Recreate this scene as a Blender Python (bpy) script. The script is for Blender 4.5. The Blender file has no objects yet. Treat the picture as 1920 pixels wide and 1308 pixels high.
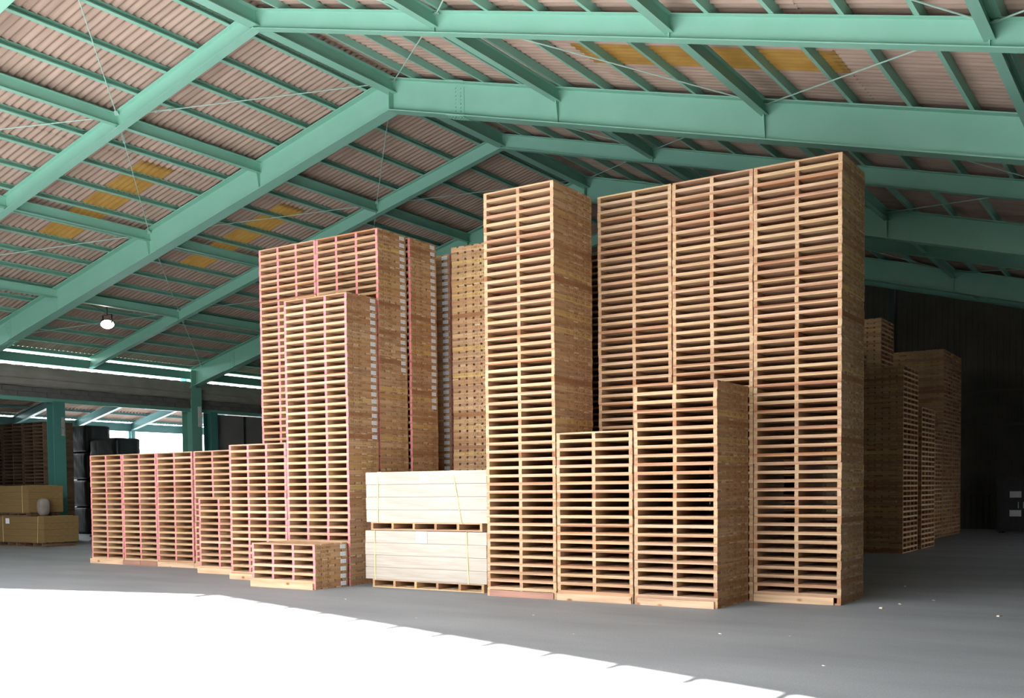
import bpy, bmesh, math, random
from mathutils import Vector, Matrix
random.seed(7)
scene = bpy.context.scene
col = scene.collection

# ------------------------------------------------------------------ camera
CAM_H = 1.59
yaw, pitch, roll = 0.583381, -0.0402486, -0.0100666
cy, sy = math.cos(yaw), math.sin(yaw)
r = Vector((cy, sy, 0)); fw = Vector((-sy, cy, 0)); u = Vector((0, 0, 1))
f2 = fw*math.cos(pitch) + u*math.sin(pitch)
u2 = u*math.cos(pitch) - fw*math.sin(pitch)
r3 = r*math.cos(roll) + u2*math.sin(roll)
u3 = u2*math.cos(roll) - r*math.sin(roll)
cd = bpy.data.cameras.new('camera')
cd.sensor_width = 36.0
cd.lens = 1927.35/1920*36.0
cd.shift_y = (993.12-654.0)/1920
cd.clip_end = 500
camo = bpy.data.objects.new('camera', cd); col.objects.link(camo)
camo.matrix_world = Matrix(((r3.x, u3.x, -f2.x, 0), (r3.y, u3.y, -f2.y, 0), (r3.z, u3.z, -f2.z, CAM_H), (0, 0, 0, 1)))
scene.camera = camo

# ------------------------------------------------------------------ world, sun, exposure
SUN_DIR = Vector((0.15, 1.07, -1.0)).normalized()
SUN_STRENGTH = 24.0
SKY_STRENGTH = 5.0
EXPOSURE = 1.35
w = bpy.data.worlds.new('sky'); scene.world = w; w.use_nodes = True
wn = w.node_tree.nodes; bgn = wn['Background']
bgn.inputs['Color'].default_value = (0.92, 0.96, 1.0, 1)
bgn.inputs['Strength'].default_value = SKY_STRENGTH
sd = bpy.data.lights.new('sun', 'SUN'); sd.energy = SUN_STRENGTH; sd.angle = 0.009; sd.color = (1.0, 0.965, 0.92)
so = bpy.data.objects.new('sun', sd); col.objects.link(so)
so.location = (0, -30, 30)
so.rotation_euler = SUN_DIR.to_track_quat('-Z', 'Y').to_euler()
vs = scene.view_settings
vs.view_transform = 'Standard'; vs.look = 'None'; vs.gamma = 1.0; vs.exposure = EXPOSURE
vs.use_curve_mapping = False
cyc = scene.cycles
cyc.max_bounces = 10; cyc.diffuse_bounces = 7; cyc.glossy_bounces = 3; cyc.transmission_bounces = 4
cyc.use_denoising = True
cyc.sample_clamp_indirect = 8.0
cyc.caustics_reflective = False; cyc.caustics_refractive = False

# ------------------------------------------------------------------ materials
def new_mat(name):
    m = bpy.data.materials.new(name); m.use_nodes = True
    return m, m.node_tree.nodes, m.node_tree.links, m.node_tree.nodes['Principled BSDF']
def setp(b, rough=.6, spec=.3, metal=0.0):
    b.inputs['Roughness'].default_value = rough
    b.inputs['Specular IOR Level'].default_value = spec
    b.inputs['Metallic'].default_value = metal
def ramp(nodes, stops, interp='LINEAR'):
    n = nodes.new('ShaderNodeValToRGB'); cr = n.color_ramp; cr.interpolation = interp
    while len(cr.elements) < len(stops): cr.elements.new(0.5)
    for e, (p, c) in zip(cr.elements, stops):
        e.position = p; e.color = (*c, 1)
    return n
def math_node(nodes, op, a=None, b=None):
    n = nodes.new('ShaderNodeMath'); n.operation = op
    if a is not None: n.inputs[0].default_value = a
    if b is not None: n.inputs[1].default_value = b
    return n
def mixmul(nodes, links, ca, cb, fac=1.0):
    n = nodes.new('ShaderNodeMix'); n.data_type = 'RGBA'; n.blend_type = 'MULTIPLY'
    n.inputs['Factor'].default_value = fac
    links.new(ca, n.inputs['A']); links.new(cb, n.inputs['B'])
    return n.outputs['Result']

def wood_mat(name, stops, rough=.75, scale=(1.6, 34, 34), contrast=(.72, 1.08), knots=0.0):
    m, N, L, b = new_mat(name); setp(b, rough, .22)
    oi = N.new('ShaderNodeObjectInfo'); ge = N.new('ShaderNodeNewGeometry')
    ad = math_node(N, 'ADD'); L.new(oi.outputs['Random'], ad.inputs[0]); L.new(ge.outputs['Random Per Island'], ad.inputs[1])
    fr = math_node(N, 'FRACT'); L.new(ad.outputs[0], fr.inputs[0])
    rp = ramp(N, stops); L.new(fr.outputs[0], rp.inputs[0])
    tc = N.new('ShaderNodeTexCoord'); mp = N.new('ShaderNodeMapping'); mp.inputs['Scale'].default_value = scale
    L.new(tc.outputs['Object'], mp.inputs['Vector'])
    ml = math_node(N, 'MULTIPLY', b=97.0); L.new(fr.outputs[0], ml.inputs[0])
    cb = N.new('ShaderNodeCombineXYZ'); L.new(ml.outputs[0], cb.inputs[0]); L.new(ml.outputs[0], cb.inputs[1])
    L.new(cb.outputs[0], mp.inputs['Location'])
    nz = N.new('ShaderNodeTexNoise'); nz.inputs['Scale'].default_value = 1.0; nz.inputs['Detail'].default_value = 3.0
    L.new(mp.outputs[0], nz.inputs['Vector'])
    a, c = contrast
    gr = ramp(N, [(.3, (a, a*.97, a*.92)), (.7, (c, c, c))]); L.new(nz.outputs['Fac'], gr.inputs[0])
    out = mixmul(N, L, rp.outputs[0], gr.outputs[0])
    if knots:
        mk = N.new('ShaderNodeMapping'); mk.inputs['Scale'].default_value = (.55, .05, 1.0); L.new(tc.outputs['Object'], mk.inputs['Vector']); L.new(cb.outputs[0], mk.inputs['Location'])
        vo = N.new('ShaderNodeTexVoronoi'); vo.inputs['Scale'].default_value = knots; L.new(mk.outputs[0], vo.inputs['Vector'])
        kr = ramp(N, [(.0, (.42, .26, .18)), (.10, (.55, .36, .27)), (.15, (.86, .76, .66)), (.20, (1, 1, 1))]); L.new(vo.outputs['Distance'], kr.inputs[0])
        out = mixmul(N, L, out, kr.outputs[0])
    L.new(out, b.inputs['Base Color'])
    return m

def noise_mat(name, c0, c1, scale=4.0, rough=.7, spec=.3, detail=4.0, stretch=(1, 1, 1), bump=0.0, coat=0.0):
    m, N, L, b = new_mat(name); setp(b, rough, spec)
    tc = N.new('ShaderNodeTexCoord'); mp = N.new('ShaderNodeMapping'); mp.inputs['Scale'].default_value = stretch
    L.new(tc.outputs['Object'], mp.inputs['Vector'])
    nz = N.new('ShaderNodeTexNoise'); nz.inputs['Scale'].default_value = scale; nz.inputs['Detail'].default_value = detail
    L.new(mp.outputs[0], nz.inputs['Vector'])
    rp = ramp(N, [(.3, c0), (.7, c1)]); L.new(nz.outputs['Fac'], rp.inputs[0])
    L.new(rp.outputs[0], b.inputs['Base Color'])
    if bump:
        bp = N.new('ShaderNodeBump'); bp.inputs['Strength'].default_value = bump; bp.inputs['Distance'].default_value = .02
        L.new(nz.outputs['Fac'], bp.inputs['Height']); L.new(bp.outputs[0], b.inputs['Normal'])
    if coat:
        b.inputs['Coat Weight'].default_value = coat; b.inputs['Coat Roughness'].default_value = .18
    return m

PINE = [(0.0, (.62, .44, .28)), (.16, (.58, .37, .21)), (.30, (.62, .43, .30)), (.42, (.47, .25, .145)), (.54, (.61, .42, .235)),
        (.66, (.53, .31, .195)), (.78, (.62, .44, .26)), (.87, (.44, .195, .09)), (.94, (.55, .34, .22)), (1.0, (.30, .125, .065))]
STR = [(0.0, (.60, .38, .21)), (.18, (.50, .29, .15)), (.36, (.62, .41, .24)), (.52, (.44, .23, .11)),
       (.64, (.68, .46, .19)), (.76, (.52, .33, .21)), (.90, (.38, .18, .085)), (1.0, (.58, .36, .18))]
ENDG = [(0.0, (.52, .33, .19)), (.35, (.40, .23, .12)), (.6, (.56, .38, .23)), (.78, (.33, .17, .085)), (.88, (.72, .54, .36)), (1.0, (.48, .30, .17))]
M = {}
M['board'] = wood_mat('pine_board', PINE)
M['stringer'] = wood_mat('pine_stringer', STR, scale=(1.2, 26, 26))
M['endgrain'] = wood_mat('pine_end_grain', ENDG, scale=(30, 30, 30))
M['plank'] = wood_mat('rough_plank', [(0, (.74, .50, .30)), (.5, (.70, .46, .32)), (1, (.66, .42, .25))], scale=(1.1, 14, 14), contrast=(.68, 1.08), knots=6.0)
M['plank_dark'] = wood_mat('red_brown_plank', [(0, (.40, .20, .14)), (1, (.46, .25, .19))], scale=(1.1, 14, 14), contrast=(.7, 1.08))
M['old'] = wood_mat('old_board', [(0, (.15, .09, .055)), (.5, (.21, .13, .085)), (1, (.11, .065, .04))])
M['pink'] = noise_mat('pink_end_paint', (.72, .17, .22), (.84, .26, .31), 30, .7, .2)
M['ink'] = noise_mat('burnt_ink', (.20, .11, .05), (.30, .17, .09), 60, .9, .1)
M['paper'] = noise_mat('paper_label', (.78, .80, .84), (.86, .87, .88), 25, .7, .2)
M['greyprint'] = noise_mat('grey_print', (.50, .57, .70), (.62, .68, .78), 40, .8, .1)
M['green'] = noise_mat('green_steel_paint', (.22, .465, .355), (.255, .50, .395), 1.3, .42, .3)
M['green_d'] = noise_mat('green_column_paint', (.15, .36, .28), (.175, .39, .31), 1.5, .4, .4)
M['green_shaded'] = noise_mat('shaded_teal_paint', (.06, .19, .165), (.075, .215, .19), 1.5, .4, .4)  # teal column paint, darkened to put part of the shade into the colour
M['dark_green'] = noise_mat('dark_green_siding', (.025, .04, .035), (.035, .05, .045), 1.5, .6, .3)
M['teal'] = noise_mat('pale_teal_paint', (.20, .42, .42), (.24, .46, .45), 1.5, .4, .4)
M['steel'] = noise_mat('galvanised_rod', (.36, .55, .47), (.42, .60, .52), 10, .35, .5)
M['slate'] = noise_mat('slate_roof_sheet', (.315, .228, .178), (.44, .325, .26), 1.7, .9, .15, 8, (.5, 6, .5))
M['canvas'] = noise_mat('grey_canvas', (.24, .225, .195), (.30, .285, .245), 2.0, .9, .15, 5)
M['block'] = noise_mat('dark_block', (.10, .096, .09), (.145, .138, .13), 3.0, .9, .15, 5)
M['greywall'] = noise_mat('grey_wall_panel', (.16, .155, .15), (.20, .19, .185), 1.0, .7, .25, 6)
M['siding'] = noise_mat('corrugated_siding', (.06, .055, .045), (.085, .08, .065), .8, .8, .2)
M['carton'] = noise_mat('cream_carton', (.38, .31, .245), (.52, .455, .39), 3.0, .45, .35, 6, (.35, 3, 7), 0, .35)  # pale streaks painted into the colour for reflections on the film wrap
M['film'] = noise_mat('stretch_film', (.80, .76, .70), (.90, .87, .82), 3.0, .25, .5, 6, (.4, 3, 6))
M['kraft'] = noise_mat('brown_kraft_carton', (.19, .115, .045), (.23, .145, .06), 3.0, .75, .2, 4, (.3, 3, 6))
M['strap'] = noise_mat('yellow_strap', (.78, .60, .22), (.84, .68, .30), 20, .5, .3)
M['black'] = noise_mat('black_film', (.007, .007, .008), (.013, .013, .014), 2.0, .4, .3, 5, (4, 4, .8), .6)
M['sack'] = noise_mat('pale_sack', (.20, .165, .145), (.27, .23, .20), 6.0, .85, .15, 5, (1, 1, 1), .4)
M['white'] = noise_mat('white_plate', (.60, .60, .58), (.68, .68, .66), 6.0, .6, .3)
M['dark'] = noise_mat('dark_metal', (.02, .02, .022), (.03, .03, .032), 4.0, .5, .4)
M['chip'] = noise_mat('wood_chip', (.70, .55, .42), (.78, .68, .58), 9, .8, .2)
M['grey'] = noise_mat('grey_speckle', (.18, .18, .17), (.42, .41, .38), 26, .8, .2)
# translucent ochre roof light sheet
m, N, L, b = new_mat('ochre_frp_sheet'); setp(b, .5, .3)
tcx = N.new('ShaderNodeTexCoord'); nz = N.new('ShaderNodeTexNoise'); nz.inputs['Scale'].default_value = 2.5; nz.inputs['Detail'].default_value = 5
L.new(tcx.outputs['Object'], nz.inputs['Vector'])
rp = ramp(N, [(.3, (.19, .10, .022)), (.7, (.29, .175, .05))]); L.new(nz.outputs['Fac'], rp.inputs[0])
L.new(rp.outputs[0], b.inputs['Base Color'])
tr = N.new('ShaderNodeBsdfTranslucent'); tr.inputs['Color'].default_value = (.006, .0035, .0007, 1)
asn = N.new('ShaderNodeAddShader'); L.new(b.outputs[0], asn.inputs[0]); L.new(tr.outputs[0], asn.inputs[1])
L.new(asn.outputs[0], N['Material Output'].inputs['Surface']); M['frp'] = m
# asphalt floor
m, N, L, b = new_mat('asphalt'); setp(b, .62, .32)
tcx = N.new('ShaderNodeTexCoord')
n1 = N.new('ShaderNodeTexNoise'); n1.inputs['Scale'].default_value = .35; n1.inputs['Detail'].default_value = 4
n2 = N.new('ShaderNodeTexNoise'); n2.inputs['Scale'].default_value = 55; n2.inputs['Detail'].default_value = 3
mp = N.new('ShaderNodeMapping'); mp.inputs['Scale'].default_value = (1, 3.2, 1); mp.inputs['Rotation'].default_value = (0, 0, .35)
L.new(tcx.outputs['Object'], mp.inputs['Vector']); L.new(mp.outputs[0], n1.inputs['Vector']); L.new(tcx.outputs['Object'], n2.inputs['Vector'])
ra = ramp(N, [(.3, (.235, .242, .258)), (.72, (.31, .317, .335))]); L.new(n1.outputs['Fac'], ra.inputs[0])
rb = ramp(N, [(.3, (.86, .86, .86)), (.7, (1.1, 1.1, 1.1))]); L.new(n2.outputs['Fac'], rb.inputs[0])
L.new(mixmul(N, L, ra.outputs[0], rb.outputs[0]), b.inputs['Base Color'])
bp = N.new('ShaderNodeBump'); bp.inputs['Strength'].default_value = .25; bp.inputs['Distance'].default_value = .004
L.new(n2.outputs['Fac'], bp.inputs['Height']); L.new(bp.outputs[0], b.inputs['Normal']); M['asphalt'] = m
# lamp lens
m, N, L, b = new_mat('lamp_lens'); setp(b, .4, .3)
b.inputs['Base Color'].default_value = (.9, .9, .85, 1); b.inputs['Emission Color'].default_value = (1.0, .96, .82, 1)
b.inputs['Emission Strength'].default_value = 60.0; M['lens'] = m

# ------------------------------------------------------------------ mesh helpers
class MB:
    def __init__(s): s.v = []; s.f = []; s.mi = []
    def hexa(s, pts, mi=0):
        n = len(s.v); s.v += [tuple(p) for p in pts]
        for q in ((0, 3, 2, 1), (4, 5, 6, 7), (0, 1, 5, 4), (1, 2, 6, 5), (2, 3, 7, 6), (3, 0, 4, 7)):
            s.f.append(tuple(n+i for i in q)); s.mi.append(mi)
    def box(s, x0, x1, y0, y1, z0, z1, mi=0):
        s.hexa([(x0, y0, z0), (x1, y0, z0), (x1, y1, z0), (x0, y1, z0), (x0, y0, z1), (x1, y0, z1), (x1, y1, z1), (x0, y1, z1)], mi)
    def bar(s, p0, p1, wdt, z0, z1, mi=0):
        # bar from p0 to p1, wdt sideways, vertical extent z0..z1 relative to the axis
        p0 = Vector(p0); p1 = Vector(p1); d = p1-p0; sd_ = Vector((d.y, -d.x, 0)).normalized()*(wdt/2)
        Z = Vector((0, 0, 1))
        s.hexa([p0-sd_+Z*z0, p0+sd_+Z*z0, p1+sd_+Z*z0, p1-sd_+Z*z0, p0-sd_+Z*z1, p0+sd_+Z*z1, p1+sd_+Z*z1, p1-sd_+Z*z1], mi)
    def quad(s, pts, mi=0):
        n = len(s.v); s.v += [tuple(p) for p in pts]; s.f.append(tuple(range(n, n+len(pts)))); s.mi.append(mi)
    def tube(s, p0, p1, rad, seg=8, mi=0, r1=None):
        p0 = Vector(p0); p1 = Vector(p1); d = (p1-p0).normalized()
        a = d.orthogonal().normalized(); c = d.cross(a); r1 = rad if r1 is None else r1
        n = len(s.v)
        for p, rr in ((p0, rad), (p1, r1)):
            for i in range(seg):
                t = 2*math.pi*i/seg; s.v.append(tuple(p + a*(rr*math.cos(t)) + c*(rr*math.sin(t))))
        for i in range(seg):
            j = (i+1) % seg; s.f.append((n+i, n+j, n+seg+j, n+seg+i)); s.mi.append(mi)
        s.f.append(tuple(n+i for i in reversed(range(seg)))); s.mi.append(mi)
        s.f.append(tuple(n+seg+i for i in range(seg))); s.mi.append(mi)
    def mesh(s, name, mats):
        me = bpy.data.meshes.new(name); me.from_pydata(s.v, [], s.f)
        for mm in mats: me.materials.append(M[mm])
        if any(s.mi): me.polygons.foreach_set('material_index', s.mi)
        me.update(); return me
def link(name, me, parent=None, loc=(0, 0, 0), rot=None):
    o = bpy.data.objects.new(name, me); col.objects.link(o); o.location = loc
    if rot: o.rotation_euler = rot
    if parent: o.parent = parent
    return o
def tag(o, label=None, cat=None, group=None, kind=None):
    if label: o['label'] = label
    if cat: o['category'] = cat
    if group: o['group'] = group
    if kind: o['kind'] = kind
    return o
def empty(name, loc=(0, 0, 0), rz=0.0):
    o = bpy.data.objects.new(name, None); col.objects.link(o); o.location = loc; o.rotation_euler = (0, 0, rz); o.empty_display_size = .1
    return o

# ------------------------------------------------------------------ floor
mb = MB(); mb.quad([(-120, -90, 0), (60, -90, 0), (60, 110, 0), (-120, 110, 0)])
tag(link('floor', mb.mesh('floor', ['asphalt'])), kind='structure')

# ------------------------------------------------------------------ roof
XR, ZR, SL, SR = -14.1, 10.2, .2475, .268
XE, XW = -30.8, 3.0
Y0, Y1 = -.43, 39.4
def zt(x): return ZR - (SL*(XR-x) if x < XR else SR*(x-XR))
ceiling = tag(empty('ceiling', (XR, 17, ZR)), kind='structure')
def cchild(name, mbd, mats, org, rot=None, parent=None):
    """mesh given in world space around org -> child of the ceiling"""
    me = mbd.mesh(name, mats)
    o = link(name, me, parent or ceiling)
    base = Vector(ceiling.location)
    if parent is None:
        o.location = Vector(org)-base
    else:
        o.location = Vector(org)-parent['_w'] if False else Vector(org)-Vector(parent['org'])
    o['org'] = list(org)
    return o
def ibeam(mbd, p0, p1, h, b, tw, tf):
    """I section hanging below the line p0-p1"""
    mbd.bar(p0, p1, b, -tf, 0); mbd.bar(p0, p1, tw, -h+tf, -tf); mbd.bar(p0, p1, b, -h, -h+tf)

MAIN_Y = [1.0, 9.2, 17.0, 25.3, 33.5]
SEC_Y = [5.1, 13.2, 21.1, 29.4, 37.6]
DEEP = [4.03*k for k in range(1, 5)]
def bolts(mbd, c, ax, up, nrm, n, m_, du, dv, rad=.014, hh=.018):
    ax = Vector(ax).normalized(); up = Vector(up).normalized(); nrm = Vector(nrm).normalized(); c = Vector(c)
    for i in range(n):
        for j in range(m_):
            p = c + ax*((i-(n-1)/2)*du) + up*((j-(m_-1)/2)*dv)
            mbd.tube(p, p+nrm*hh, rad, 6)
for kind, ys in (('main', MAIN_Y), ('sec', SEC_Y)):
    for Y in ys:
        for side in (-1, 1):
            sl = SL if side < 0 else SR
            xe = XE+.05 if side < 0 else XW
            p0 = Vector((XR, Y, ZR)); p1 = Vector((xe, Y, zt(xe)))
            h, b, tw, tf = (.68, .32, .014, .022) if kind == 'main' else (.35, .18, .012, .016)
            q = MB(); ibeam(q, p0-p0, p1-p0, h, b, tw, tf)
            ro = cchild('rafter', q, ['green'], p0)
            d = (p1-p0).normalized(); nup = Vector((-d.z*side, 0, abs(d.x)))
            # stiffener plates under the strut beams
            if True:
                for off in [0.0]+DEEP:
                    x = XR+side*off
                    if off > 16: continue
                    if off == 0 and side > 0: continue
                    q = MB(); zz = -sl*off
                    for s in (-1, 1):
                        t = .007
                        lx = side*off
                        if off == 0:
                            q.hexa([(lx-t, s*.007, -h+tf), (lx+t, s*.007, -h+tf), (lx+t, s*b/2, -h+tf), (lx-t, s*b/2, -h+tf),
                                    (lx-t, s*.007, -tf), (lx+t, s*.007, -tf), (lx+t, s*b/2, -tf), (lx-t, s*b/2, -tf)])
                        else:
                            q.hexa([(lx-t, s*.007, zz-h+tf), (lx+t, s*.007, zz-h+tf), (lx+t, s*.035, zz-h+tf), (lx-t, s*.035, zz-h+tf),
                                    (lx-t, s*.007, zz-tf), (lx+t, s*.007, zz-tf), (lx+t, s*b/2, zz-tf), (lx-t, s*b/2, zz-tf)])
                    cchild('stiffener', q, ['green'], p0, parent=ro)
            if kind == 'main':
                # bolted splice
                off = 1.7 if side > 0 else 14.5
                cx = side*off; cz = -sl*off
                ax = Vector((d.x, 0, d.z))
                def slab(c, la, lv, ln, ax_, up_, nr_, mm):
                    ax_, up_, nr_ = ax_*la/2, up_*lv/2, nr_*ln/2
                    mm.hexa([c-ax_-nr_-up_, c+ax_-nr_-up_, c+ax_+nr_-up_, c-ax_+nr_-up_, c-ax_-nr_+up_, c+ax_-nr_+up_, c+ax_+nr_+up_, c-ax_+nr_+up_])
                q = MB(); qb = MB(); zv = Vector((0, 0, 1)); yv = Vector((0, 1, 0))
                for s in (-1, 1):
                    c = Vector((cx, s*.014, cz-h/2)); slab(c, .30, h-.14, .012, ax, zv, yv, q)
                    bolts(qb, c+yv*s*.006, ax, zv, yv*s, 2, 7, .13, .075)
                c = Vector((cx, 0, cz-h-.007)); slab(c, .46, .014, b, ax, nup, yv, q)
                for s in (-1, 1): bolts(qb, c+yv*s*.08-nup*.006, ax, yv, -nup, 6, 1, .075, .1)
                for s in (-1, 1):
                    c2 = Vector((cx, s*.075, cz-h+tf+.007)); slab(c2, .46, .014, .10, ax, nup, yv, q)
                    bolts(qb, c2+nup*.006, ax, yv, nup, 6, 1, .075, .1)
                c = Vector((cx, 0, cz+.007)); slab(c, .46, .014, b, ax, nup, yv, q)
                for s in (-1, 1): bolts(qb, c+yv*s*.08+nup*.006, ax, yv, nup, 6, 1, .075, .1)
                cchild('splice_plate', q, ['green'], p0, parent=ro)
                tag(cchild('splice_bolts', qb, ['green'], p0, parent=ro), kind='stuff')
            # purlin cleats standing on the rafter
            q = MB()
            for k in range(19):
                off = .62+.89*k
                if XR+side*off > XW or XR+side*off < XE: continue
                lx = side*off-.06; zz = -sl*off
                q.box(lx, lx+.008, -.05, .05, zz+.02, zz+.11); q.box(lx-.05, lx, -.05, .05, zz+.02, zz+.03)
            tag(cchild('purlin_cleats', q, ['green'], p0, parent=ro), kind='stuff')
frames = sorted([(y, 'm') for y in MAIN_Y]+[(y, 's') for y in SEC_Y])
# ridge beam and strut beams between the frames
for (ya, ka), (yb, kb) in zip(frames[:-1], frames[1:]):
    for side, offs in ((0, [0.0]), (-1, DEEP), (1, DEEP)):
        for off in offs:
            if off > 16: continue
            x = XR+side*off
            if x > XW: continue
            z = zt(x)-.01
            q = MB()
            L_ = yb-ya-.03
            if off == 0: ibeam(q, (0, 0, 0), (0, L_, 0), .30, .22, .012, .016)
            else: ibeam(q, (0, 0, 0), (0, L_, 0), .24, .125, .009, .012)
            cchild('ridge_beam' if off == 0 else 'strut_beam', q, ['green'], (x, ya+.015, z))
# front stub of ridge
q = MB(); ibeam(q, (0, 0, 0), (0, 1.2, 0), .30, .22, .012, .016); cchild('ridge_beam', q, ['green'], (XR, -.3, ZR-.01))
# purlins
PL = Y1-Y0+.12
PH = .125
for side in (-1, 1):
    sl = SL if side < 0 else SR; ang = math.atan(sl)*(1 if side > 0 else -1)
    q = MB(); L_ = PL
    sg = side    # the channel shows its hollow on the left slope and its web on the right slope
    def sbox(xa, xb, za, zb): q.box(min(sg*xa, sg*xb), max(sg*xa, sg*xb), 0, L_, za, zb)
    sbox(.030, .034, 0, PH); sbox(-.034, .030, 0, .004); sbox(-.034, .030, PH-.004, PH); sbox(-.034, -.031, .004, .022); sbox(-.034, -.031, PH-.022, PH-.004)
    pm = q.mesh('purlin', ['green'])
    for k in range(19):
        off = .62+.89*k; x = XR+side*off
        if x > XW+.1 or x < XE-.4: continue
        o = link('purlin', pm, ceiling, Vector((x, Y0-.12, zt(x)+.002))-Vector(ceiling.location), (0, ang, 0))
# corrugated sheets
PITCH, AMP, SEG = .155, .021, 8
ROWS = [(-.02, 5.62), (5.5, 9.82), (9.7, 13.82), (13.7, 16.70)]
YS = [Y0, 3.4, 7.2, 11.1, 14.9, 15.75, 19.1, 19.95, 23.8, 27.7, 31.5, 35.4, Y1]
def sheet(x0, x1, zf, ya, yb):
    q = MB(); n = max(2, int(round((yb-ya)/PITCH*SEG))); nx = 3
    def row(i):
        y = ya+(yb-ya)*i/n; wv = AMP*math.cos(2*math.pi*y/PITCH); return y, wv
    for i in range(n+1):
        y, wv = row(i)
        for j in range(nx+1):
            x = x0+(x1-x0)*j/nx; q.v.append((x, y, zf(x)+wv))
    for i in range(n):
        for j in range(nx):
            a = i*(nx+1)+j; q.f.append((a, a+1, a+nx+2, a+nx+1)); q.mi.append(0)
    return q
for side in (-1, 1):
    for ri, (o0, o1) in enumerate(ROWS):
        xa, xb = XR+side*o0, XR+side*(17.25 if side > 0 and ri == 3 else o1)
        for ya, yb in zip(YS[:-1], YS[1:]):
            frp = ri == 1 and (abs(ya-14.9) < .01 or abs(ya-19.1) < .01)
            drop = .010*(1 if ri % 2 else 0)
            org = Vector((xa, ya, zt(xa)+PH+AMP+.003-drop))
            q = sheet(0, xb-xa, lambda x: zt(xa+x)-zt(xa), ya, yb)
            q.v = [(x, y-ya, z) for x, y, z in q.v]
            o = cchild('roof_light_sheet' if frp else 'roof_sheet', q, ['frp' if frp else 'slate'], org)
            for p in o.data.polygons: p.use_smooth = True
            if frp: o['label'] = 'translucent ochre corrugated roof light sheet'
# ridge capping
q = MB()
for s, sl in ((-1, SL), (1, SR)):
    q.hexa([(0, 0, .20), (s*.45, 0, .20-.45*sl), (s*.45, Y1-Y0, .20-.45*sl), (0, Y1-Y0, .20), (0, 0, .21), (s*.45, 0, .21-.45*sl), (s*.45, Y1-Y0, .21-.45*sl), (0, Y1-Y0, .21)])
cchild('ridge_cap', q, ['slate'], (XR, Y0, ZR))
# diagonal tie rods in the roof plane
def rodpt(x, y, k):
    return Vector((x, y, zt(x)-(.06 if k == 'm' else .05)))
for (ya, ka), (yb, kb) in zip(frames[:-1], frames[1:]):
    for side in (-1, 1):
        for i in range(4):
            oa, ob = 4.03*i, 4.03*(i+1)
            # nodes: main frames at even multiples, secondary frames at odd multiples
            if (i % 2 == 0) == (ka == 'm'): pa, pb_ = oa, ob
            else: pa, pb_ = ob, oa
            if pa > 16.2 or pb_ > 16.2: continue
            A = rodpt(XR+side*pa, ya, ka); B = rodpt(XR+side*pb_, yb, kb)
            if max(A.x, B.x) > XW: continue
            dv = (B-A).normalized(); A2 = A+dv*.15; B2 = B-dv*.15
            q = MB(); q.tube(A2-A, B2-A, .011, 6)
            rod = cchild('tie_rod', q, ['steel'], A)
            q = MB(); c = A2+dv*.75-A; sdv = dv.cross(Vector((0, 0, 1))).normalized()*.022
            for s in (-1, 1): q.tube(c+sdv*s-dv*.14, c+sdv*s+dv*.14, .008, 6)
            for s in (-1, 1): q.tube(c+dv*s*.14-dv*.02, c+dv*s*.14+dv*.02, .03, 6)
            cchild('turnbuckle', q, ['steel'], A, parent=rod)
            q = MB()
            for P, sgn in ((A2-A, -1), (B2-A, 1)):
                c = P+dv*sgn*.07; sv = dv.cross(Vector((0, 0, 1))).normalized()*.055; up = Vector((0, 0, .006))
                q.hexa([c-dv*.1-sv*.6-up, c+dv*.1-sv-up, c+dv*.1+sv-up, c-dv*.1+sv*.6-up, c-dv*.1-sv*.6+up, c+dv*.1-sv+up, c+dv*.1+sv+up, c-dv*.1+sv*.6+up])
            cchild('gusset_plate', q, ['steel'], A, parent=rod)

# ------------------------------------------------------------------ left side: eave beam, columns, canvas and block fascia
wl = tag(empty('wall_left', (XE, 20, 0)), kind='structure')
def lchild(name, q, mats, org, parent=None):
    o = link(name, q.mesh(name, mats), parent or wl); b0 = Vector(parent['org']) if parent else Vector(wl.location)
    o.location = Vector(org)-b0; o['org'] = list(org); return o
q = MB(); ibeam(q, (0, 0, 0), (0, Y1-Y0, 0), .29, .14, .01, .012); lchild('eave_beam', q, ['green_d'], (XE, Y0, 6.01))
for Y in [y for y in MAIN_Y]:
    q = MB(); hz = zt(XE)-.02
    q.box(-.28, -.26, -.23, .23, 0, hz); q.box(.26, .28, -.23, .23, 0, hz-.64); q.box(-.26, .26, -.008, .008, 0, hz-.05)
    c = lchild('column', q, ['green_d'], (XE, Y, 0))
    q = MB(); q.hexa([(-.26, -.23, hz-.58), (.30, -.23, hz-.70), (.30, -.01, hz-.70), (-.26, -.01, hz-.58), (-.26, -.23, hz-.56), (.30, -.23, hz-.68), (.30, -.01, hz-.68), (-.26, -.01, hz-.56)]); q.box(.26, .28, -.23, -.01, hz-.64, hz-.02); lchild('haunch_plate', q, ['green_d'], (XE, Y, 0), c)
    q = MB(); q.box(.282, .295, .04, .20, 3.98, 4.72); tag(lchild('sign_plate', q, ['white'], (XE, Y, 0), c), 'blank white plate on the column')
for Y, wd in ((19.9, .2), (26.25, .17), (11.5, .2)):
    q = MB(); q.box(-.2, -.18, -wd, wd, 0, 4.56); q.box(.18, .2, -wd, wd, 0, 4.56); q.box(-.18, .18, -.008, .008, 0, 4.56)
    c = lchild('column', q, ['green_shaded'], (XE-.1, Y, 0))
    if Y < 20:
        q = MB(); q.box(.201, .212, .05, .17, 3.45, 4.05); lchild('sign_plate', q, ['grey'], (XE-.1, Y, 0), c)
q = MB(); ibeam(q, (0, 0, 0), (0, Y1-Y0, 0), .13, .12, .01, .012); lchild('lintel_beam', q, ['green_d'], (XE-.1, Y0, 4.66))
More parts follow.
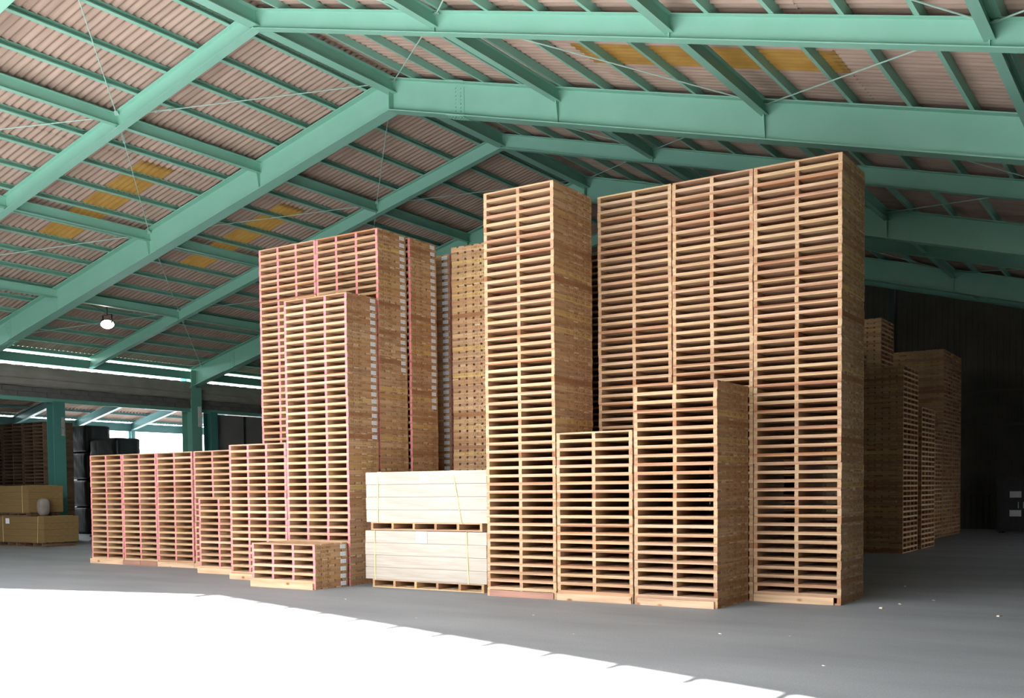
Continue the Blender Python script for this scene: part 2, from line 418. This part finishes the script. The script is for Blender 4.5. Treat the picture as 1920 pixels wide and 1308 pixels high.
# canvas roll with sagging seams
q = MB(); ny = 260; prof = [(0, 5.635), (.04, 5.5), (.06, 5.36), (.03, 5.24), (.09, 5.21), (.10, 5.12), (.06, 5.03), (.0, 4.985), (-.05, 5.0), (-.05, 5.635)]
for i in range(ny+1):
    y = (Y1-Y0)*i/ny
    for k, (px, pz) in enumerate(prof):
        wob = .012*math.sin(y*2.1+k)+.008*math.sin(y*5.7+k*2)
        notch = (-.014 if i % 3 == 0 else 0) if k in (0, 9) else 0
        q.v.append((px+(wob if 1 < k < 8 else 0), y, pz+notch+(wob*.6 if 2 < k < 8 else 0)))
npf = len(prof)
for i in range(ny):
    for k in range(npf):
        k2 = (k+1) % npf; a = i*npf
        q.f.append((a+k, a+k2, a+npf+k2, a+npf+k)); q.mi.append(0)
lchild('canvas_fascia', q, ['canvas'], (XE+.05, Y0, 0))
blk = MB(); blk.box(-.05, .05, .006, .994, 0, .155)
bme = blk.mesh('block', ['block'])
bk = MB(); bk.box(-.02, .0, 0, Y1-Y0, 4.66, 5.02); lchild('block_backing', bk, ['dark'], (XE-.13, Y0, 0))  # dark backing added so no light shows through the block joints
for rr in range(2):
    for i in range(42):
        y = Y0+i*1.0+(.5 if rr else 0)
        if y+1 > Y1: continue
        o = link('block', bme, wl, Vector((XE-.1+(.012 if (i*7+rr*3) % 5 == 0 else 0), y, 4.665+rr*.162))-Vector(wl.location))
# grey wall panels past the second column
pan = MB(); pan.box(-.03, .03, 0, 1.40, 0, 4.5)
pme = pan.mesh('wall_panel', ['greywall'])
for i in range(9):
    link('wall_panel', pme, wl, Vector((XE-.12, 26.48+i*1.43, 0))-Vector(wl.location))
for i in range(12):
    link('wall_panel', pme, wl, Vector((XE-.12, 17.2-1.43-i*1.43, 0))-Vector(wl.location))  # panels out of view, added to block light from the open side
jn = MB(); jn.box(-.02, .05, 0, .1, 0, 4.5); jm = jn.mesh('joint_post', ['dark'])
for i in range(1, 9): link('joint_post', jm, wl, Vector((XE-.12, 26.48+i*1.43-.06, 0))-Vector(wl.location))
def siding(name, p0, p1, z1, kind='structure'):
    p0 = Vector(p0); p1 = Vector(p1); d = p1-p0; Ln = d.length; d.normalize(); nr = Vector((d.y, -d.x, 0)); n = int(Ln/.2)*4
    q = MB()
    for i in range(n+1):
        t = Ln*i/n; off = .03 if (i % 4) in (1, 2) else 0
        p = d*t+nr*off; zz = z1((p0+p).x) if callable(z1) else z1
        q.v.append((p.x, p.y, 0)); q.v.append((p.x, p.y, zz))
    for i in range(n): q.f.append((2*i, 2*i+2, 2*i+3, 2*i+1)); q.mi.append(0)
    o = link(name, q.mesh(name, ['siding']), None, p0); tag(o, kind=kind); return o, d, nr, Ln
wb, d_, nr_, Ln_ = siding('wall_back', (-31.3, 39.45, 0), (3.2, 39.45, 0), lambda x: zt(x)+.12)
for zz in (1.2, 2.4, 3.6, 4.8):
    q = MB(); q.box(0, Ln_, -.09, -.03, 0, .1); link('girt', q.mesh('girt', ['siding']), wb, (0, -.02, zz))
q = MB(); q.box(-.1, .1, -.2, .0, 0, zt(-9)+.05); link('wall_post', q.mesh('wall_post', ['dark_green']), wb, (31.3-9.2, -.04, 0))
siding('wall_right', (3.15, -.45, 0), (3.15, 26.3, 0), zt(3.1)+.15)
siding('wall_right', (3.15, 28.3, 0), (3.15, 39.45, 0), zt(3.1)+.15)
q = MB(); q.box(-.04, .04, 26.2, 28.4, 2.6, zt(3.1)+.15)
for yy in (26.2, 28.3): q.box(-.06, .06, yy, yy+.1, 0, 2.6)
tag(link('door_1', q.mesh('door_1', ['siding']), None, (3.15, 0, 0)), kind='structure')
siding('wall_front_added', (-.9, -.47, 0), (3.15, -.47, 0), lambda x: zt(x)+.12)  # unseen front wall added to keep light off the dark aisle
siding('wall_front_added', (-31.3, -.47, 0), (-23.0, -.47, 0), lambda x: zt(x)+.12)  # unseen front wall added to darken the far left

# ------------------------------------------------------------------ lean-to beyond the left side
lt = empty('lean_to_roof', (-38, 26, 0)); tag(lt, 'low teal-framed lean-to roof on slim posts beyond the open side', 'roof')
XF, XH, LS = -38.0, -33.0, .23
def lz(x): return 4.56+LS*(x-XF)
def tchild(name, q, mats, org): 
    o = link(name, q.mesh(name, mats), lt); o.location = Vector(org)-Vector(lt.location); return o
q = MB(); ibeam(q, (0, 0, 0), (0, 40, 0), .34, .15, .01, .014); tchild('eave_beam', q, ['teal'], (XF, 6, 4.56-.02))
q = MB(); ibeam(q, (0, 0, 0), (0, 40, 0), .30, .15, .01, .014); tchild('head_beam', q, ['teal'], (XH, 6, lz(XH)-.02))
for i in range(14):
    Y = 25.35+2.65*(i-6)
    q = MB(); ibeam(q, (0, 0, 0), (XH-XF, 0, LS*(XH-XF)), .30, .16, .01, .014); tchild('rafter', q, ['teal'], (XF, Y, 4.56-.02))
    if i % 2 == 1:
        q = MB(); q.box(-.1, -.085, -.1, .1, 0, 4.3); q.box(.085, .1, -.1, .1, 0, 4.3); q.box(-.085, .085, -.006, .006, 0, 4.3); tchild('post', q, ['teal'], (XF, Y, 0))
q = MB(); q.hexa([(XF, 0, 0), (XH, 0, 0), (XH, .05, 0), (XF, .05, 0), (XF, 0, 4.5), (XH, 0, 5.6), (XH, .05, 5.6), (XF, .05, 4.5)]); tchild('added_end_wall', q, ['siding'], (0, 6.05, 0))  # wall added across the lean-to front to darken the shed
q = MB(); q.box(-.05, 0, 0, 17.5, 0, 4.25); tchild('added_side_wall', q, ['siding'], (XF-.12, 6.05, 0))  # unseen wall added along the far side to darken the shed
for k in range(6):
    x = XF+.12+.93*k; q = MB(); q.box(-.03, .03, 0, 40, 0, .09); tchild('purlin', q, ['teal'], (x, 6, lz(x)))
q = MB(); q.box(-33.12, -30.86, 0, 40.2, 0, .02); q.box(-33.12, -33.1, 0, 40.2, .02, .2)
tchild('gutter_cover', q, ['teal'], (0, -.4, 5.5))  # unseen cover added over the roof gap to keep sun out
for i in range(10):
    q = sheet(0, XH-XF+.5, lambda x: LS*x, 6+4*i, 10+4*i); q.v = [(x, y-6-4*i, z) for x, y, z in q.v]
    o = tchild('roof_sheet', q, ['slate'], (XF-.25, 6+4*i, lz(XF-.25)+.09+AMP))
    for p in o.data.polygons: p.use_smooth = True

# ------------------------------------------------------------------ unseen warehouse added across the yard to block far light
op = empty('added_warehouse', (-12, -28, 0)); tag(op, 'unseen long dark green warehouse added across the sunlit yard to block light', 'building')
q = MB()
for i in range(120): q.box(-45+.75*i, -45+.75*i+.7, -.06, 0, 0, 8.0)
link('wall', q.mesh('wall', ['dark_green']), op)
q = MB(); q.hexa([(-45.5, -12, 10.5), (45.5, -12, 10.5), (45.5, .4, 8.0), (-45.5, .4, 8.0), (-45.5, -12, 10.6), (45.5, -12, 10.6), (45.5, .4, 8.1), (-45.5, .4, 8.1)])
q.hexa([(-45.5, -24, 8.0), (45.5, -24, 8.0), (45.5, -12, 10.5), (-45.5, -12, 10.5), (-45.5, -24, 8.1), (45.5, -24, 8.1), (45.5, -12, 10.6), (-45.5, -12, 10.6)])
link('roof', q.mesh('roof', ['slate']), op)
for k in range(6):
    q = MB(); q.box(-2.2, 2.2, -.02, .05, 0, 4.2)
    for j in range(10): q.box(-2.2, 2.2, .05, .07, .05+.42*j, .40+.42*j)
    link('shutter', q.mesh('shutter', ['greywall']), op, (-38+15*k, .02, 0))

# ------------------------------------------------------------------ pallets
TB = .021
def board_mesh(L_, wdt, h, name, mat, end=None):
    q = MB(); q.box(-L_/2, L_/2, -wdt/2, wdt/2, -h/2, h/2)
    if end:
        q.mi[3] = 1; q.mi[5] = 1
    return q.mesh(name, [mat, end] if end else [mat])
class Kind: pass
def make_kind(W, D, H, ns, nb, gap, sw, pink, along='Y'):
    """stringers along Y (length D) or along X"""
    K = Kind(); K.W, K.D, K.H, K.pink = W, D, H, pink
    sh = H-2*TB; K.sh = sh
    span, run = (W, D) if along == 'Y' else (D, W)
    bw = (run-(nb-1)*gap)/nb
    bm = board_mesh(span-.004, bw, TB, 'deck_board', 'board', 'endgrain'); sm = board_mesh(run, sw, sh, 'stringer', 'stringer', 'pink' if pink else 'board')
    K.parts = []
    for i in range(ns):
        t = -span/2+sw/2+(span-sw)*i/(ns-1)
        K.parts.append(('stringer', sm, (t, 0, TB+sh/2), math.pi/2) if along == 'Y' else ('stringer', sm, (0, t, TB+sh/2), 0))
    for nm, z in (('deck_board', H-TB/2), ('base_board', TB/2)):
        for j in range(nb):
            t = -run/2+bw/2+(run-bw)*j/(nb-1)
            K.parts.append((nm, bm, (0, t, z), 0) if along == 'Y' else (nm, bm, (t, 0, z), math.pi/2))
    K.out = span/2; K.along = along; K.run = run; K.sw = sw
    return K
HP, HK = .1184, .1214
KP = make_kind(1.197, 1.105, HP, 3, 8, .011, .053, False)
K4 = make_kind(1.447, .755, HK, 4, 5, .030, .050, True)
K3 = make_kind(1.156, .755, HK, 3, 5, .030, .050, True)
KT = make_kind(1.14, 1.10, .1208, 3, 7, .042, .053, True, 'X')
KL = make_kind(1.24, .90, .1208, 3, 7, .042, .053, True, 'X')

def text_mesh(name, s, size):
    c = bpy.data.curves.new(name, 'FONT'); c.body = s; c.size = size; c.resolution_u = 2; c.offset = .0009; c.align_x = 'LEFT'; c.align_y = 'CENTER'
    o = bpy.data.objects.new(name, c); col.objects.link(o)
    dg = bpy.context.evaluated_depsgraph_get(); me = bpy.data.meshes.new_from_object(o.evaluated_get(dg))
    bpy.data.objects.remove(o); bpy.data.curves.remove(c)
    for v in me.vertices: v.co.x *= .9
    me.materials.clear(); me.materials.append(M['ink']); me.name = name
    return me
T760 = text_mesh('printed_size', '760 x 1440', .078)
T2203 = text_mesh('printed_date', '2203', .076)
TSU = text_mesh('printed_mark', 'スム', .060)
T1140 = text_mesh('printed_size', '1140 x 1240', .078)
T2205 = text_mesh('printed_date', '2205', .076)
T1144 = text_mesh('printed_size', '1140 x 1440', .078)
q = MB(); q.box(-.065, .065, -.033, .033, 0, .001, 0)
for i in range(4): q.box(-.05, .01+.012*(i % 3), .022-.014*i-.003, .022-.014*i+.003, .001, .0014, 1)
q.box(.028, .052, -.02, .022, .001, .0014, 1)
STK = q.mesh('paper_sticker', ['paper', 'greyprint'])

def nth(n): return f"{n}{'th' if 10 <= n % 100 <= 20 else {1: 'st', 2: 'nd', 3: 'rd'}.get(n % 10, 'th')}"

hidden = MB()      # pallets that nobody sees one by one
def add_hidden(K, cx, cy_, z, rz=0.0, old=False):
    c, s = math.cos(rz), math.sin(rz)
    for nm, me, loc, rr in K.parts:
        dims = [max(abs(v.co[i]) for v in me.vertices) for i in range(3)]
        if abs(rr) > .1: dims = [dims[1], dims[0], dims[2]]
        lx, ly, lz_ = loc
        if abs(s) > .5: lx, ly = -ly*s, lx*s; dims = [dims[1], dims[0], dims[2]]
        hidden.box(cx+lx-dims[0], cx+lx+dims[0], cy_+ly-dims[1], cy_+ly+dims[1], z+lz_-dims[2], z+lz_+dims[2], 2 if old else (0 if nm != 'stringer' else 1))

def stack(K, xl, yf, n, phrase, first=0, text=None, group='', adj='pine', lean=0.0, topcount=False, jit=.004):
    for i in range(n):
        z = i*K.H
        cx = xl+K.W/2+lean*z+random.uniform(-jit, jit); cyy = yf+K.D/2+random.uniform(-jit, jit)
        if i < first:
            add_hidden(K, xl+K.W/2, yf+K.D/2, z*.9985); continue
        rz = random.uniform(-.002, .002)
        p = empty('pink_ended_pallet' if K.pink and K.along == 'Y' else 'pine_pallet', (cx, cyy, z), rz)
        k = n-i if (topcount or i >= n/2) else i+1
        end = 'top' if (topcount or i >= n/2) else 'floor'
        lab = f"{nth(k)} {adj} pallet from the {end} in {phrase}"
        tag(p, lab, 'pallet', group)
        for j, (nm, me, loc, rr) in enumerate(K.parts):
            o = bpy.data.objects.new(nm, me); col.objects.link(o); o.parent = p
            jx, jy = random.uniform(-.002, .002), random.uniform(-.003, .003)
            if nm == 'stringer': jx = jy = 0
            o.location = (loc[0]+jx, loc[1]+jy, loc[2])
            if rr: o.rotation_euler = (0, 0, rr)
            if nm == 'stringer' and text:
                outer = (K.along == 'Y' and loc[0] > K.out-.1) or (K.along == 'X' and loc[1] < -K.out+.1)
                if not outer: continue
                items = text(i, n)
                for tm, along_pos in items:
                    t = bpy.data.objects.new(tm.name.split('.')[0], tm); col.objects.link(t); t.parent = o
                    # stringer local X runs along its length; outward face is local -Y
                    t.location = (along_pos, -(K.sw/2+.0012), 0)
                    t.rotation_euler = (math.pi/2, 0, 0)
                    if tm is not STK: t['kind'] = 'stuff'
G_P = 'plain pine pallets stacked in the middle of the warehouse'
G_K = 'pink-ended pine pallets stacked in the warehouse'
def tx_plain(i, n): return [(TSU, -.22), (T1140, -.03), (T2205, .36)]
def tx_pink(sw_from):
    def f(i, n):
        if i >= sw_from: return [(T760, -.34), (STK, .27)]
        return [(TSU, -.05), (T2203, .17)]
    return f
def tx_text(i, n): return [(TSU, -.33), (T1144, -.12)]
def tx_lab(i, n): return [(STK, .51)]
PX = 1.2137
XC = -8.735
stack(KP, XC, 12.56, 50, 'the tall stack beside the wrapped cartons', 0, tx_plain, G_P)
stack(KP, XC+PX, 12.56, 20, 'the lowest plain stack', 0, None, G_P)
stack(KP, XC+2*PX+.008, 12.56, 25, 'the half-height stack in front', 0, tx_plain, G_P)
XB = -7.455
stack(KP, XB, 13.70, 50, 'the tall stack behind the lowest one', 20, None, G_P, topcount=True)
stack(KP, XB+1.213, 13.70, 50, 'the tall stack behind the half-height one', 24, None, G_P, topcount=True)
stack(KP, XB+2.42, 13.70, 50, 'the tall corner stack by the aisle', 0, tx_plain, G_P)
stack(KT, -11.46, 15.42, 50, 'the side-on stack printed 1140', 14, tx_text, G_P, 'pine', topcount=True)
stack(KL, -13.03, 15.80, 50, 'the shadowed side-on stickered stack', 14, tx_lab, G_P, 'pine', topcount=True)
# pink-ended pallets
XA = -13.10
stack(K4, XA, 11.94, 6, 'the knee-high stack', 0, tx_pink(0), G_K, 'pink-ended')
stack(K4, XA, 12.77, 40, 'the tall stack behind the knee-high one', 0, tx_pink(20), G_K, 'pink-ended')
stack(K4, XA-1.46, 12.77, 20, 'the short stack beside the tall one', 0, None, G_K, 'pink-ended')
stack(K4, XA-.02, 13.60, 50, 'the second full-height stickered stack', 14, tx_pink(30), G_K, 'pink-ended', topcount=True)
stack(K4, XA-1.48, 13.60, 50, 'the full-height stack nearest the column', 19, None, G_K, 'pink-ended', topcount=True)
stack(K4, XA, 14.45, 50, 'the rearmost full-height stickered stack', 14, tx_pink(25), G_K, 'pink-ended', topcount=True)
for k, nm in enumerate(('the outermost low stack', 'the second low stack from outside', 'the third low stack from outside')):
    stack(K3, -20.80+1.165*k, 14.20, 20, nm, 0, None, G_K, 'pink-ended')
stack(K3, -17.27, 14.20, 20, 'the low stack behind the twelve-high one', 0, None, G_K, 'pink-ended')
stack(K3, -16.20, 13.42, 12, 'the twelve-high stack before the low row', 0, None, G_K, 'pink-ended')

# far stacks that fade into the dark: more of the same pallets
KD = make_kind(.90, 1.45, .1208, 3, 7, .04, .05, False, 'X')
def far(K, xr, yf, n, rows=1, old=False):
    for k in range(rows):
        for i in range(n): add_hidden(K, xr-K.W/2, yf+K.D/2+k*(K.D+.03), i*K.H, 0.0, old)
KFar = make_kind(1.10, 1.55, .1202, 5, 7, .03, .05, False, 'X')
far(KFar, -5.52, 24.70, 36); far(KFar, -5.52, 26.66, 29); far(KFar, -6.75, 24.75, 40)
KFar2 = make_kind(1.45, 1.40, .1202, 5, 8, .03, .05, False, 'X')
far(KFar2, -6.24, 33.1, 47, 2); far(KFar2, -6.24, 31.6, 26); far(KFar2, -6.9, 28.3, 50)
far(KT, -9.14, 15.42, 50)  # this stack and the rows below are unseen, added to block light
for yy in (16.95, 18.15):
    for k in range(6): far(KP, -5.35-1.23*k, yy, 50)
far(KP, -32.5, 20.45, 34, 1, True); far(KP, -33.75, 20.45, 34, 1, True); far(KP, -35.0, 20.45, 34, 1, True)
tag(link('stacked_pallets', hidden.mesh('stacked_pallets', ['board', 'stringer', 'old'])), 'more pine pallets in the unlit stacks along the dark aisle', 'pallets', kind='stuff')

# ------------------------------------------------------------------ loose kick planks in front of the lowest pallets
def plank(x0, x1, y, z1, label, mat='plank', th=.022, z0=0.0, tilt=0.0):
    q = MB(); q.box(0, x1-x0, -th, 0, 0, z1-z0)
    tag(link('kick_plank', q.mesh('kick_plank', [mat]), None, (x0, y, z0), (0, tilt, 0)), label, 'plank', 'loose planks along the stack feet')
plank(-8.68, -7.575, 12.553, .092, 'red-brown plank at the foot of the tall stack beside the cartons', 'plank_dark')
plank(-7.52, -6.34, 12.553, .098, 'pale knotty plank at the foot of the lowest plain stack')
plank(-6.245, -5.145, 12.553, .096, 'pale plank at the foot of the half-height stack')
plank(-5.03, -3.93, 13.693, .098, 'knotty plank at the foot of the corner stack by the aisle')
plank(-13.12, -11.69, 11.932, .104, 'orange pine plank at the foot of the knee-high stack')
plank(-14.58, -13.13, 12.762, .104, 'pale plank at the foot of the short pink-ended stack')
plank(-16.24, -15.02, 13.412, .104, 'orange plank at the foot of the twelve-high stack')
plank(-20.84, -19.66, 14.192, .108, 'pale plank at the foot of the outermost low stack')
plank(-19.655, -19.06, 14.192, .104, 'red-brown plank joining the dark pair, nearer the outermost low stack', 'plank_dark')
plank(-19.05, -18.48, 14.192, .104, 'red-brown plank joining the dark pair, nearer the third low stack', 'plank_dark')
plank(-18.47, -17.29, 14.192, .104, 'pale plank at the foot of the third low stack')
plank(-17.28, -16.13, 14.192, .104, 'orange plank half hidden behind the twelve-high stack')

# ------------------------------------------------------------------ carton loads on long pallets
def long_pallet(x0, x1, y0, y1, z0, h, ns, label, mat='stringer'):
    p = empty('long_pallet', ((x0+x1)/2, (y0+y1)/2, z0)); tag(p, label, 'pallet', 'long pallets under the carton loads')
    W = x1-x0; D = y1-y0; tb = .02
    sm = board_mesh(D, .045, h-2*tb, 'stringer', mat)
    for i in range(ns):
        t = -W/2+.0225+(W-.045)*i/(ns-1); link('stringer', sm, p, (t, 0, h/2), (0, 0, math.pi/2))
    bm = board_mesh(W, .12, tb, 'deck_board', 'board' if mat == 'stringer' else mat)
    for nm, z in (('deck_board', h-tb/2), ('base_board', tb/2)):
        for j in range(6): link(nm, bm, p, (0, -D/2+.06+(D-.12)*j/5, z))
    return p
def carton_load(x0, x1, y0, y1, z0, lh, label, mat, straps, lab, film=None, tilt=0.0):
    p = empty('carton_load', ((x0+x1)/2, (y0+y1)/2, z0)); tag(p, label, 'cartons', 'strapped carton loads')
    W = x1-x0; D = y1-y0
    q = MB()
    b = .006; h = lh-.004
    q.hexa([(-W/2, -D/2, 0), (W/2, -D/2, 0), (W/2, D/2, 0), (-W/2, D/2, 0), (-W/2, -D/2, h-b), (W/2, -D/2, h-b), (W/2, D/2, h-b), (-W/2, D/2, h-b)])
    q.hexa([(-W/2+b, -D/2+b, h-b), (W/2-b, -D/2+b, h-b), (W/2-b, D/2-b, h-b), (-W/2+b, D/2-b, h-b), (-W/2+b, -D/2+b, h), (W/2-b, -D/2+b, h), (W/2-b, D/2-b, h), (-W/2+b, D/2-b, h)])
    cm = q.mesh('carton', [mat])
    for i in range(4): link('carton', cm, p, (random.uniform(-.004, .004), random.uniform(-.003, .003), i*lh))
    H = 4*lh
    for sx, dx in straps:
        q = MB(); w2 = .008
        X0 = sx-W/2; X1 = X0+dx
        q.hexa([(X1-w2, -D/2-.009, -.01), (X1+w2, -D/2-.009, -.01), (X1+w2, -D/2-.006, -.01), (X1-w2, -D/2-.006, -.01), (X0-w2, -D/2-.009, H+.004), (X0+w2, -D/2-.009, H+.004), (X0+w2, -D/2-.006, H+.004), (X0-w2, -D/2-.006, H+.004)])
        q.box(X0-w2, X0+w2, -D/2-.009, D/2+.009, H, H+.004); q.box(X0-w2, X0+w2, D/2+.006, D/2+.009, 0, H)
        link('strap', q.mesh('strap', ['strap']), p)
    for lx, lz_, lw, lhh in lab:
        q = MB(); q.box(lx-W/2, lx-W/2+lw, -D/2-.0085, -D/2-.0055, lz_, lz_+lhh, 0)
        for k in range(5): q.box(lx-W/2+.03, lx-W/2+lw-.04-.03*(k % 2), -D/2-.0092, -D/2-.0085, lz_+lhh-.04-.03*k, lz_+lhh-.034-.03*k, 1)
        link('paper_label', q.mesh('paper_label', ['paper', 'greyprint']), p)
    if film:
        q = MB(); n = 40
        for (xa, xb) in film:
            for i in range(n):
                pass
    return p
long_pallet(-11.20, -8.97, 12.80, 13.88, 0, .135, 6, 'long pallet on the floor under the lower wrapped cartons')
carton_load(-11.33, -8.90, 12.78, 13.90, .137, .1985, 'lower load of film-wrapped cream cartons on the floor pallet', 'carton', [(.21, 0), (2.06, .03)], [(1.07, .61, .22, .18)])
long_pallet(-11.22, -8.99, 12.80, 13.88, .937, .13, 6, 'long pallet sandwiched between the two cream carton loads')
carton_load(-11.30, -8.885, 12.78, 13.90, 1.067, .2035, 'upper load of film-wrapped cream cartons with white paper sheet', 'carton', [(.27, -.02), (1.78, .16)], [(1.12, .62, .21, .17), (.25, .76, .09, .05), (1.72, .74, .11, .07)])
long_pallet(-30.45, -28.20, 17.62, 18.70, 0, .13, 6, 'long pallet under the brown cartons by the open side', 'old')
carton_load(-30.50, -28.06, 17.60, 18.72, .132, .195, 'lower load of brown kraft cartons by the open side', 'kraft', [(2.15, -.06), (.3, 0)], [(.45, .55, .2, .16)])
long_pallet(-31.20, -28.95, 17.62, 18.70, .918, .086, 6, 'long pallet sandwiched between the brown carton loads', 'old')
carton_load(-31.25, -28.82, 17.60, 18.72, 1.016, .203, 'upper load of brown kraft cartons by the open side', 'kraft', [(2.12, .0), (.3, 0)], [])

# ------------------------------------------------------------------ shed contents
def blob(name, dims, mat, loc, seed, sub=10, amp=.03, label='', cat='', group=None, power=.28, rz=0.0):
    rnd = random.Random(seed); bm = bmesh.new(); bmesh.ops.create_cube(bm, size=2.0)
    bmesh.ops.subdivide_edges(bm, edges=bm.edges[:], cuts=sub, use_grid_fill=True)
    ph = [rnd.uniform(0, 6.28) for _ in range(9)]
    for v in bm.verts:
        x, y, z = v.co; n = Vector((abs(x)**(1/power), abs(y)**(1/power), abs(z)**(1/power)))
        k = (n.x+n.y+n.z)**(-power); x, y, z = x*k, y*k, z*k
        w_ = amp*(math.sin(7*z+ph[0]+2*x)+.6*math.sin(13*z+5*y+ph[1])+.5*math.sin(11*x+ph[2]+6*z)+.5*math.sin(9*y+ph[3]))
        v.co = Vector((x*dims[0]/2*(1+w_*.4), y*dims[1]/2*(1+w_*.4), (z+1)*dims[2]/2))
    me = bpy.data.meshes.new(name); bm.to_mesh(me); bm.free(); me.materials.append(M[mat])
    for p in me.polygons: p.use_smooth = True
    return tag(link(name, me, None, loc, (0, 0, rz)), label, cat, group)
bw = ['lowest', 'second', 'third', 'topmost']
for i in range(4):
    blob('wrapped_bale', (1.52, 1.1, 1.046), 'black', (-36.1, 24.55, i*1.05), 20+i, 14, .02, f'{bw[i]} black film bale of the taller stack in the shed', 'bale', 'black film bales in the shed', .09)
for i in range(4):
    blob('wrapped_bale', (1.72, 1.1, .912), 'black', (-34.42, 24.6, i*.915), 40+i, 14, .02, f'{bw[i]} black film bale of the shorter stack in the shed', 'bale', 'black film bales in the shed', .09)
blob('sack', (.30, .34, .52), 'sack', (-28.63, 17.95, .917), 5, 8, .05, 'slumped pale sack on the lower brown cartons', 'sack', None, .35)
for i in range(6):
    q = MB(); q.box(-.85, .85, -.3, .3, 0, .055); 
    tag(link('flat_board', q.mesh('flat_board', ['old' if i % 2 else 'grey']), None, (-30.1+.03*(i % 3), 20.9+.02*(i % 2), i*.056), (0, 0, .08*((i % 3)-1)-.6)), f'{["lowest", "second", "third", "fourth", "fifth", "topmost"][i]} weathered board of the flat heap by the shed column', 'board', 'weathered boards in the heap')
q = MB(); q.hexa([(-.24, 0, 0), (.24, .05, 0), (.24, .09, 0), (-.24, .04, 0), (-.10, .16, .46), (.30, .20, .40), (.30, .24, .40), (-.10, .20, .46)])
tag(link('cardboard_flap', q.mesh('cardboard_flap', ['kraft']), None, (-28.4, 20.0, 0)), 'torn brown cardboard leaning near the outermost low stack', 'cardboard')
q = MB(); q.box(-.15, .15, -.04, .04, 0, 4.0)
for k in range(5): q.box(-.16, .16, -.045, .045, .4+k*.8, .45+k*.8)
tag(link('speckled_panel', q.mesh('speckled_panel', ['grey']), None, (-37.35, 23.6, 0)), 'tall speckled grey panel standing upright in the shed', 'panel')

# dark cabinet far down the aisle with two white notices
mc = empty('tool_cabinet', (-4.5, 36.6, 0)); tag(mc, 'dark cabinet with two white notices down the dark aisle', 'cabinet')
q = MB(); q.box(-.7, .7, -.3, .3, .06, 1.75); link('body', q.mesh('body', ['dark']), mc)
q = MB(); q.box(-.72, .72, -.32, .32, 1.75, 1.80); link('top', q.mesh('top', ['dark']), mc)
for s in (-1, 1):
    q = MB(); q.box(-.33, .33, -.02, 0, .1, 1.7); dd = link('door', q.mesh('door', ['dark']), mc, (s*.345, -.3, 0))
    q = MB(); q.box(-.012, .012, -.035, 0, .8, 1.0); link('handle', q.mesh('handle', ['steel']), dd, (-s*.27, -.02, 0))
for s in (-1, 1):
    q = MB(); q.box(s*.6-.05, s*.6+.05, -.28, .28, 0, .06); link('foot', q.mesh('foot', ['dark']), mc)
for zz in (1.14, .54):
    q = MB(); q.box(-.17, .17, -.005, 0, 0, .2); link('notice', q.mesh('notice', ['white']), mc, (-.16, -.322, zz))

# ------------------------------------------------------------------ high bay lamp
lp = empty('bay_lamp', (-26.8, 19.0, 6.56)); tag(lp, 'lit round bay lamp hung under the roof purlins', 'lamp')
def lathe(prof, seg=24):
    q = MB()
    for (rr, z) in prof:
        for i in range(seg):
            t = 2*math.pi*i/seg; q.v.append((rr*math.cos(t), rr*math.sin(t), z))
    for k in range(len(prof)-1):
        for i in range(seg):
            j = (i+1) % seg; q.f.append((k*seg+i, k*seg+j, (k+1)*seg+j, (k+1)*seg+i)); q.mi.append(0)
    q.f.append(tuple(range(seg-1, -1, -1))); q.mi.append(0)
    q.f.append(tuple((len(prof)-1)*seg+i for i in range(seg))); q.mi.append(0)
    return q
tilt = Vector((.55, -.35, -1)).normalized().to_track_quat('-Z', 'Y').to_euler()
hd = link('housing', lathe([(.19, .0), (.20, .03), (.15, .07), (.10, .12), (.06, .16)]).mesh('housing', ['dark']), lp, (0, 0, 0), tilt)
link('lens', lathe([(.17, -.02), (.18, -.005), (.18, .0)]).mesh('lens', ['lens']), hd)
q = MB()
for s in (-1, 1): q.box(s*.21-.005, s*.21+.005, -.02, .02, 0, .27)
q.box(-.215, .215, -.02, .02, .26, .275); link('yoke', q.mesh('yoke', ['dark']), lp)
q = MB(); q.tube((0, 0, .27), (0, 0, .52), .012, 8); link('stem', q.mesh('stem', ['dark']), lp)
q = MB(); q.tube((0, .02, .3), (.0, -.35, .45), .006, 6); q.tube((0, -.35, .45), (0, -.5, .50), .006, 6); link('cable', q.mesh('cable', ['dark']), lp)

# ------------------------------------------------------------------ wood chips on the asphalt
CHIP = {0: 'larger tan wood chip beside the foot of the corner stack', 1: 'small wood chip just past the corner stack foot, next to the larger chip',
        2: 'tan wood chip lying alone in the mouth of the dark aisle', 4: 'small wood chip on the floor of the dark aisle',
        7: 'tiny wood chip on the asphalt before the wrapped cartons', 10: 'pale wood chip on the floor beside the brown cartons'}
for i, (x, y) in enumerate([(-3.3, 13.64), (-3.21, 14.23), (-1.89, 13.46), (-4.22, 10.45), (-3.7, 16.74), (-3.52, 10.65), (-5.59, 9.67), (-10.28, 11.14), (-2.68, 9.03), (-2.92, 14.91), (-29.26, 18.92), (-7.99, 9.93), (-6.86, 10.86)]):
    q = MB(); L_ = (.05, .025, .045, .022, .03, .015, .014, .02, .018, .02, .05, .015, .014)[i]
    q.hexa([(-L_, -L_*.4, 0), (L_*.9, -L_*.3, 0), (L_, L_*.35, 0), (-L_*.8, L_*.5, 0), (-L_*.8, -L_*.3, L_*.3), (L_*.7, -L_*.2, L_*.25), (L_*.8, L_*.25, L_*.3), (-L_*.6, L_*.4, L_*.35)])
    tag(link('wood_chip', q.mesh('wood_chip', ['chip']), None, (x, y, 0), (0, 0, random.uniform(0, 3))), CHIP.get(i, 'small pale wood chip lying on the asphalt'), 'wood chip', 'wood chips scattered on the asphalt')
for o in bpy.data.objects:
    if 'org' in o: del o['org']
